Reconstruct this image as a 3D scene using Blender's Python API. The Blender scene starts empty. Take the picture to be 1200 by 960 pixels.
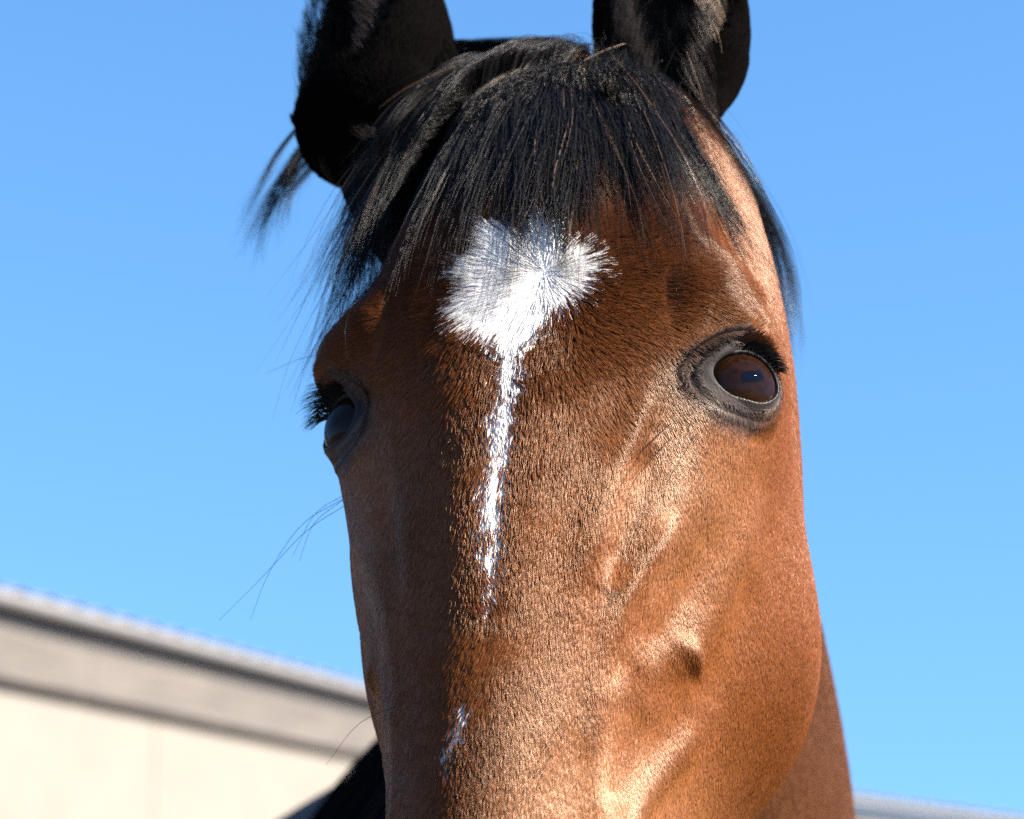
import bpy, bmesh, math, random
import numpy as np
from mathutils import Matrix, Vector, Euler
from mathutils.bvhtree import BVHTree

HAIR = 1.0           # share of the long hairs that are grown
FUR = 1.0            # share of the coat hairs that are grown
random.seed(7)
rng = np.random.default_rng(7)
S = bpy.context.scene
COL = S.collection
PI = math.pi

# ------------------------------------------------------------------ camera, light, exposure
cam_data = bpy.data.cameras.new("camera")
cam_data.lens = 90.0
cam_data.sensor_width = 36.0
cam_data.clip_start = 0.05
cam_data.clip_end = 5000.0
cam = bpy.data.objects.new("camera", cam_data)
COL.objects.link(cam)
CAM_LOC = np.array([0.0, -1.168, 1.344])
cam.location = CAM_LOC
cam.rotation_euler = (math.radians(90 + 13.3), 0, 0)
S.camera = cam
cam_data.dof.use_dof = True
cam_data.dof.focus_distance = 1.17
cam_data.dof.aperture_fstop = 9.5

SUN_DIR = Vector((0.75, -0.315, 0.59)).normalized()      # towards the sun
sun_data = bpy.data.lights.new("sun", 'SUN')
sun_data.energy = 5.0
sun_data.angle = math.radians(0.53)
sun_data.color = (1.0, 0.91, 0.80)
sun = bpy.data.objects.new("sun", sun_data)
sun.rotation_euler = SUN_DIR.to_track_quat('Z', 'Y').to_euler()
sun.location = (3, -4, 6)
COL.objects.link(sun)

world = bpy.data.worlds.new("World")
S.world = world
world.use_nodes = True
wn = world.node_tree
wn.nodes.clear()
w_out = wn.nodes.new("ShaderNodeOutputWorld")
w_bg = wn.nodes.new("ShaderNodeBackground")
w_sky = wn.nodes.new("ShaderNodeTexSky")
w_sky.sky_type = 'NISHITA'
w_sky.sun_disc = False
w_sky.sun_elevation = math.asin(SUN_DIR.z)
w_sky.sun_rotation = math.atan2(SUN_DIR.x, SUN_DIR.y)
w_sky.air_density = 1.5
w_sky.dust_density = 0.0
w_sky.ozone_density = 10.0
w_sky.altitude = 0
w_bg.inputs["Strength"].default_value = 0.0525
w_tc = wn.nodes.new("ShaderNodeTexCoord")                   # a clear day: the pale band at the horizon is kept low
w_mp = wn.nodes.new("ShaderNodeMapping")
w_mp.inputs["Location"].default_value = (0, 0, .2)
w_mp.inputs["Scale"].default_value = (1, 1, .8)
wn.links.new(w_tc.outputs["Generated"], w_mp.inputs[0])
wn.links.new(w_mp.outputs[0], w_sky.inputs[0])
w_tint = wn.nodes.new("ShaderNodeMix"); w_tint.data_type = 'RGBA'; w_tint.blend_type = 'MULTIPLY'
w_tint.inputs["Factor"].default_value = 1.0
w_tint.inputs[7].default_value = (.84, .965, .98, 1)
wn.links.new(w_sky.outputs[0], w_tint.inputs[6])
wn.links.new(w_tint.outputs[2], w_bg.inputs[0])
wn.links.new(w_bg.outputs[0], w_out.inputs[0])

S.view_settings.view_transform = 'Standard'
S.view_settings.look = 'None'
S.view_settings.gamma = 1.0
S.view_settings.exposure = 2.4
S.render.engine = 'CYCLES'
S.cycles.max_bounces = 8
S.cycles.diffuse_bounces = 4
S.cycles.glossy_bounces = 5
S.cycles.transmission_bounces = 6
S.cycles.transparent_max_bounces = 16
S.cycles.use_denoising = False
S.cycles.sample_clamp_indirect = 4.0

# ------------------------------------------------------------------ small helpers
def link_nodes(m):
    m.use_nodes = True
    nt = m.node_tree
    return nt, nt.nodes["Principled BSDF"], nt.nodes, nt.links

def attr_node(nt, name):
    a = nt.nodes.new("ShaderNodeAttribute")
    a.attribute_name = name
    return a

def plain_mat(name, color, rough=0.6, noise=0.0, scale=8.0, stretch=(1, 1, 1), bump=0.0, spec=0.5, metallic=0.0):
    m = bpy.data.materials.new(name)
    nt, p, N, Lk = link_nodes(m)
    p.inputs["Roughness"].default_value = rough
    p.inputs["Specular IOR Level"].default_value = spec
    p.inputs["Metallic"].default_value = metallic
    p.inputs["Base Color"].default_value = (*color, 1)
    if noise or bump:
        tc = N.new("ShaderNodeTexCoord")
        mp = N.new("ShaderNodeMapping")
        mp.inputs["Scale"].default_value = stretch
        nz = N.new("ShaderNodeTexNoise")
        nz.inputs["Scale"].default_value = scale
        nz.inputs["Detail"].default_value = 8
        nz.inputs["Roughness"].default_value = 0.65
        Lk.new(tc.outputs["Object"], mp.inputs[0])
        Lk.new(mp.outputs[0], nz.inputs["Vector"])
        if noise:
            r = N.new("ShaderNodeValToRGB")
            c = np.array(color)
            r.color_ramp.elements[0].position = 0.3
            r.color_ramp.elements[1].position = 0.7
            r.color_ramp.elements[0].color = (*np.clip(c * (1 - noise), 0, 1), 1)
            r.color_ramp.elements[1].color = (*np.clip(c * (1 + noise), 0, 1), 1)
            Lk.new(nz.outputs[0], r.inputs[0])
            Lk.new(r.outputs[0], p.inputs["Base Color"])
        if bump:
            b = N.new("ShaderNodeBump")
            b.inputs["Strength"].default_value = bump
            b.inputs["Distance"].default_value = 0.02
            Lk.new(nz.outputs[0], b.inputs["Height"])
            Lk.new(b.outputs[0], p.inputs["Normal"])
    return m

def link_mesh(name, me, mat=None, parent=None):
    o = bpy.data.objects.new(name, me)
    COL.objects.link(o)
    if mat: me.materials.append(mat)
    if parent: o.parent = parent
    return o

def tag(o, label, cat, group=None):
    o["label"] = label
    o["category"] = cat
    if group: o["group"] = group
    return o

def sstep(a, b, x):
    t = np.clip((x - a) / (b - a), 0, 1)
    return t * t * (3 - 2 * t)

def herm(xs, ys, x):
    """smooth interpolation of ys (k, d) at knots xs"""
    xs = np.asarray(xs, float); ys = np.asarray(ys, float)
    m = np.zeros_like(ys)
    m[1:-1] = (ys[2:] - ys[:-2]) / (xs[2:] - xs[:-2])[:, None]
    m[0] = (ys[1] - ys[0]) / (xs[1] - xs[0]); m[-1] = (ys[-1] - ys[-2]) / (xs[-1] - xs[-2])
    x = np.asarray(x, float)
    i = np.clip(np.searchsorted(xs, x) - 1, 0, len(xs) - 2)
    h = (xs[i + 1] - xs[i]); t = ((x - xs[i]) / h)[:, None]; h = h[:, None]
    return ((2*t**3 - 3*t**2 + 1) * ys[i] + (t**3 - 2*t**2 + t) * h * m[i]
            + (-2*t**3 + 3*t**2) * ys[i+1] + (t**3 - t**2) * h * m[i+1])

class Builder:
    def __init__(s): s.v = []; s.f = []; s.n = 0
    def add(s, v, f):
        s.v.append(np.asarray(v, float)); s.f += [tuple(int(i) + s.n for i in q) for q in f]; s.n += len(v)
    def loft(s, rings, closed_u=False):
        rings = np.asarray(rings, float)
        k, m, _ = rings.shape
        v = rings.reshape(-1, 3)
        f = []
        for i in range(k if closed_u else k - 1):
            a = i * m; b = ((i + 1) % k) * m
            for j in range(m):
                j2 = (j + 1) % m
                f.append((a + j, a + j2, b + j2, b + j))
        if not closed_u:
            v = np.vstack([v, rings[0].mean(0), rings[-1].mean(0)])
            c0 = k * m; c1 = c0 + 1
            for j in range(m):
                j2 = (j + 1) % m
                f.append((c0, j2, j)); f.append((c1, (k-1)*m + j, (k-1)*m + j2))
        s.add(v, f)
    def mesh(s, name):
        me = bpy.data.meshes.new(name)
        me.from_pydata(np.vstack(s.v).tolist(), [], s.f)
        me.update()
        return me

# ------------------------------------------------------------------ the head's own frame
# columns: across the face (the horse's left), up the face, out of the face
HW = np.array([[0.95360, 0.08669, -0.28831], [-0.30055, 0.32989, -0.89490], [0.01753, 0.94003, 0.34064]])
HO = np.array([0.00000, -0.00663, 1.64731])
def l2w(p): return HO + np.asarray(p, float) @ HW.T
def w2l(p): return (np.asarray(p, float) - HO) @ HW
def dir_w(d): return np.asarray(d, float) @ HW.T

# landmark lines along the head: dorsal midline, inner and outer edge of the dorsal plane, upper side,
# zygomatic arch / facial crest, masseter, jaw border, inner jaw, ventral midline   (u, [(x, n) * 9])
HEAD = [
 (-.462, [(0,-.070),(.010,-.071),(.018,-.073),(.024,-.080),(.024,-.085),(.022,-.092),(.018,-.098),(.010,-.102),(0,-.103)]),
 (-.450, [(0,-.052),(.018,-.053),(.032,-.060),(.040,-.073),(.041,-.083),(.038,-.095),(.031,-.107),(.018,-.114),(0,-.115)]),
 (-.42,  [(0,-.035),(.022,-.036),(.040,-.046),(.050,-.064),(.050,-.080),(.045,-.097),(.036,-.115),(.021,-.125),(0,-.126)]),
 (-.35,  [(0,-.019),(.022,-.021),(.039,-.033),(.051,-.055),(.053,-.080),(.050,-.103),(.041,-.125),(.025,-.138),(0,-.138)]),
 (-.27,  [(0,-.010),(.017,-.013),(.033,-.024),(.047,-.045),(.052,-.070),(.052,-.100),(.046,-.132),(.030,-.152),(0,-.152)]),
 (-.19,  [(0,-.003),(.018,-.006),(.034,-.018),(.053,-.043),(.063,-.075),(.072,-.112),(.068,-.165),(.042,-.196),(0,-.178)]),
 (-.12,  [(0,.002),(.021,-.002),(.041,-.015),(.068,-.043),(.081,-.078),(.094,-.130),(.091,-.205),(.055,-.250),(0,-.222)]),
 (-.06,  [(0,.004),(.027,.000),(.053,-.014),(.088,-.045),(.096,-.083),(.102,-.140),(.098,-.222),(.060,-.275),(0,-.245)]),
 (0.,    [(0,.004),(.036,.001),(.074,-.014),(.106,-.044),(.109,-.083),(.104,-.140),(.092,-.222),(.060,-.272),(0,-.250)]),
 (.045,  [(0,.002),(.036,-.001),(.077,-.015),(.104,-.042),(.109,-.080),(.104,-.135),(.092,-.208),(.055,-.248),(0,-.235)]),
 (.09,   [(0,-.003),(.034,-.006),(.067,-.018),(.094,-.048),(.100,-.085),(.100,-.132),(.090,-.190),(.050,-.222),(0,-.225)]),
 (.14,   [(0,-.014),(.031,-.017),(.056,-.028),(.077,-.058),(.086,-.095),(.090,-.138),(.080,-.180),(.045,-.205),(0,-.210)]),
 (.19,   [(0,-.034),(.028,-.037),(.050,-.048),(.066,-.075),(.072,-.105),(.074,-.140),(.064,-.170),(.035,-.190),(0,-.195)]),
 (.215,  [(0,-.060),(.022,-.062),(.040,-.072),(.053,-.092),(.058,-.115),(.058,-.140),(.050,-.160),(.028,-.175),(0,-.178)]),
 (.225,  [(0,-.085),(.012,-.086),(.022,-.092),(.030,-.102),(.032,-.115),(.032,-.130),(.027,-.142),(.015,-.150),(0,-.152)]),
]
us = np.array([h[0] for h in HEAD])
lm = np.array([np.array(h[1]).ravel() for h in HEAD])
ug = np.concatenate([np.linspace(-.462, -.42, 14)[:-1], np.linspace(-.42, .19, 120), np.linspace(.19, .225, 12)[1:]])
prof = herm(us, lm, ug).reshape(len(ug), 9, 2)
def ring_of(pr, sub=7):
    half = pr; other = pr[7:0:-1] * np.array([-1, 1])
    c = np.vstack([half, other])                         # 16 control points, closed
    k = len(c); out = []
    for i in range(k):
        p0, p1, p2, p3 = c[i-1], c[i], c[(i+1) % k], c[(i+2) % k]
        for s in range(sub):
            t = s / sub
            out.append(.5*((2*p1) + (-p0+p2)*t + (2*p0-5*p1+4*p2-p3)*t*t + (-p0+3*p1-3*p2+p3)*t**3))
    return np.array(out)
rings = []
for i, uu in enumerate(ug):
    r2 = ring_of(prof[i])
    rings.append(l2w(np.stack([r2[:, 0], np.full(len(r2), uu), r2[:, 1]], 1)))
B = Builder()
B.loft(rings)

# neck and trunk: centre, half width, half depth
NT = np.array([
 (.045, .085, 1.715, .050, .075), (.060, .19, 1.695, .072, .122), (.085, .33, 1.625, .085, .165), (.100, .50, 1.500, .118, .195),
 (.085, .68, 1.390, .168, .250), (.060, .86, 1.300, .220, .310), (.025, 1.05, 1.265, .255, .345), (-.06, 1.35, 1.245, .280, .345),
 (-.20, 1.75, 1.225, .296, .330), (-.33, 2.10, 1.260, .285, .305), (-.43, 2.38, 1.305, .255, .250), (-.49, 2.55, 1.310, .180, .180),
 (-.515, 2.62, 1.31, .08, .08)], float)
tk = np.concatenate([[0], np.cumsum(np.linalg.norm(np.diff(NT[:, :3], axis=0), axis=1))])
tg = np.linspace(0, tk[-1], 90)
nt_ = herm(tk, NT, tg)
tan = np.gradient(nt_[:, :3], axis=0); tan /= np.linalg.norm(tan, axis=1)[:, None]
th = np.linspace(0, 2*PI, 64, endpoint=False)
nrings = []
NECK_TOP = []
for q, t in zip(nt_, tan):
    sx = np.cross(t, (0, 0, 1.)); sx /= np.linalg.norm(sx); upv = np.cross(sx, t)
    top = .30 * sstep(1.25, .5, q[1])
    w = q[3] * np.sin(th) * (1 - top * np.clip(np.cos(th), 0, 1))
    d = q[4] * np.cos(th)
    nrings.append(q[:3] + sx * w[:, None] + upv * d[:, None])
    NECK_TOP.append((q[:3] + upv * q[4], sx, upv, q[3]))
B.loft(nrings)

def limb(pts):
    pts = np.array(pts, float)
    k = np.concatenate([[0], np.cumsum(np.linalg.norm(np.diff(pts[:, :3], axis=0), axis=1))])
    q = herm(k, pts, np.linspace(0, k[-1], 44))
    a = np.linspace(0, 2*PI, 28, endpoint=False)
    B.loft([[(c[0] + c[3]*math.cos(x), c[1] + c[4]*math.sin(x), c[2]) for x in a] for c in q])
for sx in (-1, 1):
    ox = .045 - .055
    limb([(.055+ox+sx*.135, .93, 1.15, .085, .16), (.055+ox+sx*.135, .92, .95, .075, .11), (.055+ox+sx*.13, .93, .75, .052, .065),
          (.055+ox+sx*.13, .93, .52, .042, .048), (.055+ox+sx*.13, .93, .46, .043, .050), (.055+ox+sx*.13, .94, .38, .028, .036),
          (.055+ox+sx*.13, .94, .22, .026, .034), (.055+ox+sx*.13, .93, .15, .034, .044), (.055+ox+sx*.13, .90, .09, .030, .038),
          (.055+ox+sx*.13, .875, .05, .045, .055)])
    limb([(-.42+sx*.15, 2.36, 1.25, .11, .22), (-.42+sx*.15, 2.33, 1.0, .10, .19), (-.42+sx*.14, 2.37, .80, .06, .10),
          (-.42+sx*.14, 2.50, .60, .04, .058), (-.42+sx*.14, 2.53, .53, .04, .06), (-.42+sx*.14, 2.50, .42, .030, .042),
          (-.42+sx*.14, 2.46, .22, .028, .036), (-.42+sx*.14, 2.45, .15, .034, .044), (-.42+sx*.14, 2.41, .09, .030, .038),
          (-.42+sx*.14, 2.385, .05, .045, .055)])

# ears: thick-walled cups  (base, axis, opening direction in the head frame, length)
EARS = [((-.124, .194, -.080), (-.14, .97, .02), (-.58, .05, .81), .185, .0465),
        ((.048, .198, -.085), (-.10, 1.0, .00), (.15, .05, .96), .185, .0390)]
EAR_L = []
for base, ax, front, ln, rad in EARS:
    A = np.array(ax, float); A /= np.linalg.norm(A)
    F = np.array(front, float); F -= A * (F @ A); F /= np.linalg.norm(F)
    Sd = np.cross(A, F)
    base = np.array(base)
    EAR_L.append((base, A, F, Sd, ln, rad))
    tt = np.linspace(0, 1, 40)
    rr = herm([0, .07, .2, .4, .6, .8, .93, 1.], np.array([.42, .66, .95, 1.05, .94, .66, .33, .06])[:, None], tt)[:, 0] * rad
    gap = herm([0, .1, .3, .6, .9, 1], np.array([8, 30, 62, 80, 85, 85])[:, None], tt)[:, 0] * PI / 180
    ph = np.linspace(-1, 1, 49)
    R_ = []
    for t, r, g in zip(tt, rr, gap):
        a = ph * (PI - g)
        wall = min(.0085, r * .45)
        ri = np.maximum(r - wall, .001)
        cen = base + A * (t * ln) + F * (-.010 * t + .012 * t * t)
        if t < .12: ri = r * .12 + ri * (t / .12) * .88
        o_ = cen + r * (-np.cos(a)[:, None] * F * 0.92 + np.sin(a)[:, None] * Sd)
        i_ = cen + ri * (-np.cos(a)[:, None] * F * 0.92 + np.sin(a)[:, None] * Sd)
        R_.append(np.vstack([o_, i_[::-1]]))
    B.loft([l2w(r) for r in R_])
    if base[0] < 0:                                             # the rounded heel of the ear
        hl = []
        for t in np.linspace(.02, .98, 16):
            c = base + A * (-.006 + .075 * t)
            r = rad * .93 * math.sqrt(1 - (2 * t - 1) ** 2 * .999)
            a = np.linspace(0, 2*PI, 32, endpoint=False)
            hl.append(l2w(c + r * (np.cos(a)[:, None] * F * .8 + np.sin(a)[:, None] * Sd)))
        B.loft(hl)
    # the muscular root of the ear
    root = []
    inner_end = np.array([.45 * base[0], base[1] - .075, -.115])
    for t in np.linspace(0, 1, 12):
        c = (base + A * .010) * (1 - t) + inner_end * t
        r = rad * (.46 + .30 * math.sin(PI * t))
        a = np.linspace(0, 2*PI, 32, endpoint=False)
        T_ = inner_end - base; T_ /= np.linalg.norm(T_)
        e1 = F - T_ * (F @ T_); e1 /= np.linalg.norm(e1); e2 = np.cross(T_, e1)
        root.append(l2w(c + r * (np.cos(a)[:, None] * e1 + np.sin(a)[:, None] * e2)))
    B.loft(root)

raw = B.mesh("horse_raw")
tmp = bpy.data.objects.new("horse_raw", raw)
COL.objects.link(tmp)
md = tmp.modifiers.new("r", 'REMESH')
md.mode = 'VOXEL'; md.voxel_size = 0.0040; md.adaptivity = 0
dg = bpy.context.evaluated_depsgraph_get()
me = bpy.data.meshes.new_from_object(tmp.evaluated_get(dg))
bpy.data.objects.remove(tmp); bpy.data.meshes.remove(raw)

def get_co(m):
    a = np.empty(len(m.vertices) * 3, np.float32); m.vertices.foreach_get("co", a); return a.reshape(-1, 3).astype(float)
def set_co(m, c): m.vertices.foreach_set("co", c.astype(np.float32).ravel()); m.update()
def get_no(m):
    a = np.empty(len(m.vertices) * 3, np.float32); m.vertex_normals.foreach_get("vector", a); return a.reshape(-1, 3).astype(float)
def smooth(m, it, lam=.5, mask=None):
    e = np.empty(len(m.edges) * 2, np.int32); m.edges.foreach_get("vertices", e); e = e.reshape(-1, 2)
    c = get_co(m); n = len(c)
    deg = np.bincount(e.ravel(), minlength=n).astype(float)[:, None]; deg[deg == 0] = 1
    for k in range(it):
        s = np.stack([np.bincount(e[:, 0], c[e[:, 1], j], n) + np.bincount(e[:, 1], c[e[:, 0], j], n) for j in range(3)], 1)
        d = (s / deg - c) * (lam if k % 2 == 0 else -lam * .96 if mask is None else lam)
        c = c + (d if mask is None else d * mask[:, None])
    set_co(m, c)

def subdivide(m, sel):
    bm = bmesh.new(); bm.from_mesh(m); bm.verts.ensure_lookup_table()
    bm.faces.ensure_lookup_table()
    edges = set()
    fs = [f for f in bm.faces if sel[f.verts[0].index] and sel[f.verts[2].index]]
    for f in fs: edges.update(f.edges)
    bmesh.ops.subdivide_edges(bm, edges=list(edges), cuts=1, use_grid_fill=True, smooth=0)
    bm.to_mesh(m); bm.free(); m.update()

# eyes: centre, outward axis, radius, per side (head frame)
ER = 0.0205
def eye_frame(side):
    c = np.array([side * .0925, -.001 + .003 * (side - 1) / 2, -.0535]) + np.array([side * .80, .02, .60]) * (.0020 if side > 0 else -.0008)
    d = np.array([side * .80, .02, .60]); d /= np.linalg.norm(d)
    a = np.array([side * .52, .34, -.70]); a -= d * (a @ d); a /= np.linalg.norm(a)      # from the inner to the outer corner
    b = np.array([0, 1., 0]); b = b - d * (b @ d) - a * (b @ a); b /= np.linalg.norm(b)
    return c, d, a, b
EYES = {s: eye_frame(s) for s in (-1, 1)}
def lid_f(a, b):
    """about 1 on the rim of the lids, growing outwards"""
    a = a + .0028
    A = np.where(a > 0, .0158, .0182)
    U = np.where(b > 0, .0130, .0132)
    bb = b - .0012 + .0015 * (a / .018)
    return np.sqrt((np.abs(a) / A) ** 1.7 + (np.abs(bb) / U) ** 2.0)

L = w2l(get_co(me))
smooth(me, 6)
L = w2l(get_co(me))
head_sel = (L[:, 1] > -.30) & (L[:, 1] < .36) & (L[:, 2] > -.20) & (np.abs(L[:, 0]) < .2)
subdivide(me, head_sel)
smooth(me, 4)
for k in range(2):
    L = w2l(get_co(me))
    es = np.zeros(len(L), bool)
    for s in (-1, 1):
        es |= np.linalg.norm(L - EYES[s][0], axis=1) < (.050, .042)[k]
    subdivide(me, es)

# ------------------------------------------------------------------ sculpting (head frame, both sides alike)
def seg_dist(P, poly):
    best = np.full(len(P), 9.)
    tpar = np.zeros(len(P))
    poly = np.asarray(poly, float)
    m = len(poly) - 1
    for i in range(m):
        a, b = poly[i], poly[i+1]; ab = b - a
        t = np.clip(((P - a) @ ab) / (ab @ ab), 0, 1)
        d = np.linalg.norm(P - a - t[:, None] * ab, axis=1)
        k = d < best
        best[k] = d[k]; tpar[k] = (i + t[k]) / m
    return best, tpar
def sculpt(steps, far=1.0):
    co = get_co(me); no = get_no(me)
    P = w2l(co); P[:, 0] = np.abs(P[:, 0])
    box = (P[:, 1] > -.5) & (P[:, 1] < .25) & (P[:, 2] > -.33) & (P[:, 0] < .16)
    Q = P[box]; disp = np.zeros(len(Q))
    for kind, where, w, amp in steps:
        if kind == 'ridge':
            d, t = seg_dist(Q, where)
            env = sstep(0, .25, t) * sstep(1, .75, t) * .92 + .08
            disp += amp * np.exp(-(d / w) ** 2) * env
        else:
            d = np.linalg.norm((Q - np.array(where)) / np.array(w), axis=1)
            disp += amp * np.exp(-d ** 2)
    disp *= np.where(w2l(co[box])[:, 0] < 0, far, 1.0)
    co[box] += no[box] * disp[:, None]
    set_co(me, co)

sculpt([
 ('bump', (.100, -.075, -.165), (.05, .07, .06), .010),                                                    # masseter
 ('ridge', [(.062, .030, -.016), (.084, .038, -.024), (.101, .026, -.042), (.106, .006, -.064)], .014, .0062),   # brow
 ('bump', (.084, .092, -.050), (.022, .026, .022), -.0085),                                                # hollow above the eye
 ('ridge', [(.050, .150, -.035), (.064, .100, -.028), (.066, .060, -.018)], .012, .004),                   # temporal line
 ('ridge', [(.066, .052, -.014), (.067, .030, -.014), (.066, .012, -.015)], .0050, -.0022),                # crease inside the brow
 ('bump', (.060, -.03, -.018), (.022, .03, .03), -.004),
])
sculpt([
 ('ridge', [(.101, -.032, -.078), (.093, -.070, -.078), (.085, -.105, -.075), (.077, -.130, -.069), (.073, -.138, -.067)], .0120, .0042),   # facial crest
 ('ridge', [(.096, -.070, -.094), (.092, -.098, -.094), (.085, -.128, -.090), (.078, -.150, -.082)], .014, -.0020),               # behind the crest
 ('bump', (.075, -.133, -.066), (.010, .008, .012), .0022),                                                # end of the crest
 ('bump', (.071, -.150, -.064), (.012, .008, .012), -.0004),
 ('ridge', [(.074, -.070, -.036), (.066, -.098, -.030), (.056, -.120, -.026), (.048, -.165, -.023), (.046, -.205, -.026)], .0075, .0042),
 ('ridge', [(.064, -.005, -.014), (.055, -.045, -.013), (.045, -.085, -.012), (.038, -.130, -.012)], .0085, .0034),
 ('ridge', [(.066, -.040, -.022), (.058, -.080, -.020), (.050, -.120, -.018)], .0080, -.0036),  # nasal muscle
 ('ridge', [(.083, -.060, -.058), (.075, -.105, -.052), (.062, -.150, -.042)], .010, -.0036),
 ('ridge', [(.054, -.06, -.014), (.046, -.11, -.012), (.038, -.165, -.012), (.034, -.22, -.016)], .010, .0022),   # nasal bone edge
 ('ridge', [(.058, -.148, -.034), (.053, -.170, -.030), (.049, -.190, -.030), (.050, -.215, -.034), (.052, -.245, -.040)], .0075, .0030),
 ('ridge', [(.080, -.148, -.092), (.071, -.174, -.080), (.064, -.195, -.068), (.058, -.222, -.056), (.054, -.250, -.052)], .0090, .0046),
 ('ridge', [(.072, -.165, -.052), (.062, -.190, -.046), (.055, -.220, -.043)], .010, -.0035),
 ('bump', (0, -.09, .003), (.012, .07, .02), -.0012),
 ('bump', (.052, -.40, -.060), (.016, .022, .02), -.008), ('ridge', [(.03, -.425, -.045), (.05, -.41, -.052), (.056, -.385, -.066)], .008, .006),
], .55)

co = get_co(me); P = w2l(co); no = get_no(me)
for q, w_, amp in (((-.104, .034, -.045), (.022, .020, .032), .0075), ((-.093, -.085, -.10), (.03, .05, .04), .004)):
    co += no * (amp * np.exp(-(((P - np.array(q)) / np.array(w_)) ** 2).sum(1)))[:, None]
set_co(me, co)
# eyelids: the skin drapes over the eyeball and opens along the almond of the rim
co = get_co(me); P = w2l(co)
lid_attr = np.full(len(co), 9.0)
for s in (-1, 1):
    c, d, a, b = EYES[s]
    r = P - c
    dist = np.linalg.norm(r, axis=1)
    k = np.where((dist < .048) & (r @ d > -.004))[0]
    rk = r[k]; ea, eb, ec = rk @ a, rk @ b, rk @ d
    f = lid_f(ea, eb)
    lid_attr[k] = f
    rr_ = np.sqrt(ea**2 + eb**2)
    RL = ER + .0014
    rcap = np.minimum(rr_, .0165)
    up_ = sstep(-.008, .006, eb)
    lid_c = np.sqrt(RL ** 2 - rcap ** 2) + (-.50 + .95 * sstep(.30, .95, eb / (rr_ + 1e-6))) * (rr_ - rcap)
    w = sstep(2.15, 1.20, f) * up_ + sstep(2.15, 1.12, f) * (1 - up_)
    newc = ec * (1 - w) + lid_c * w
    newc += (.55 + .45 * up_) * .0009 * np.exp(-((f - 1.16) / .14) ** 2)                 # the rim itself
    newc += (-.0004 - .0016 * up_) * np.exp(-((f - 1.50) / .08) ** 2)                 # crease of the lid
    newc += .0014 * up_ * np.exp(-((f - 1.68) / .12) ** 2)
    ins = sstep(1.03, .93, f)
    ball = (ER - .0035) * np.sqrt(np.clip(1 - (ea**2 + eb**2) / ((ER - .0035) ** 2), .0, 1))
    newc = newc * (1 - ins) + np.minimum(ball, newc) * ins
    P[k] = c + a * ea[:, None] + b * eb[:, None] + d * newc[:, None]
set_co(me, l2w(P))
m_ = ((lid_attr > 1.02) & (lid_attr < 3)).astype(float)
smooth(me, 4, .35, m_)
me.name = "horse"
me.polygons.foreach_set("use_smooth", np.ones(len(me.polygons), bool))

# ------------------------------------------------------------------ coat: colour, length and lie of the hair as functions of the place on the head
def vnoise(p, seed=0):
    """value noise on points (N, 3)"""
    i = np.floor(p).astype(np.int64); f = p - i; f = f * f * (3 - 2 * f)
    def h(x, y, z):
        n = (x * 73856093) ^ (y * 19349663) ^ (z * 83492791) ^ (seed * 2654435761)
        n = (n ^ (n >> 13)) * 1274126177 & 0x7fffffff
        return ((n ^ (n >> 16)) & 0xffff) / 65535.0
    r = 0
    for dx in (0, 1):
        for dy in (0, 1):
            for dz in (0, 1):
                wgt = (f[:, 0] if dx else 1 - f[:, 0]) * (f[:, 1] if dy else 1 - f[:, 1]) * (f[:, 2] if dz else 1 - f[:, 2])
                r = r + wgt * h(i[:, 0] + dx, i[:, 1] + dy, i[:, 2] + dz)
    return r
STAR = np.array([(-0.0302,0.0734),(-0.0260,0.0820),(-0.0163,0.0774),(-0.0069,0.0734),(-0.0010,0.0788),(0.0059,0.0818),(0.0166,0.0749),(0.0231,0.0648),(0.0286,0.0591),(0.0370,0.0554),(0.0401,0.0512),(0.0417,0.0380),(0.0357,0.0248),(0.0247,0.0138),(0.0171,0.0078),(0.0117,-0.0015),(0.0094,-0.0132),(0.0090,-0.0273),(0.0068,-0.0410),(0.0063,-0.0591),(0.0058,-0.0725),(0.0056,-0.0900),(0.0054,-0.1073),(0.0048,-0.1242),(0.0036,-0.1346),(0.0014,-0.1415),(-0.0016,-0.1281),(-0.0046,-0.1152),(-0.0074,-0.0977),(-0.0077,-0.0802),(-0.0072,-0.0624),(-0.0068,-0.0443),(-0.0060,-0.0305),(-0.0061,-0.0164),(-0.0089,-0.0040),(-0.0152,0.0031),(-0.0229,0.0069),(-0.0303,0.0129),(-0.0361,0.0225),(-0.0335,0.0306),(-0.0297,0.0365),(-0.0367,0.0475),(-0.0350,0.0579),(-0.0289,0.0645)])
SNIP = np.array([(-0.0072,-0.1864),(-0.0055,-0.1924),(-0.0076,-0.2008),(-0.0095,-0.2075),(-0.0124,-0.2129),(-0.0149,-0.2086),(-0.0135,-0.2038),(-0.0100,-0.1966)])
WHORL = np.array([0.0129, 0.0424])
def in_poly(px, py, poly):
    ins = np.zeros(len(px), bool)
    n = len(poly)
    for i in range(n):
        x1, y1 = poly[i]; x2, y2 = poly[(i + 1) % n]
        c = ((y1 > py) != (y2 > py)) & (px < (x2 - x1) * (py - y1) / (y2 - y1 + 1e-12) + x1)
        ins ^= c
    return ins
def poly_sd(px, py, poly):
    P2 = np.stack([px, py, np.zeros_like(px)], 1)
    pl = np.c_[poly, np.zeros(len(poly))]; pl = np.vstack([pl, pl[:1]])
    d, _ = seg_dist(P2, pl)
    return np.where(in_poly(px, py, poly), -d, d)

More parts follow.
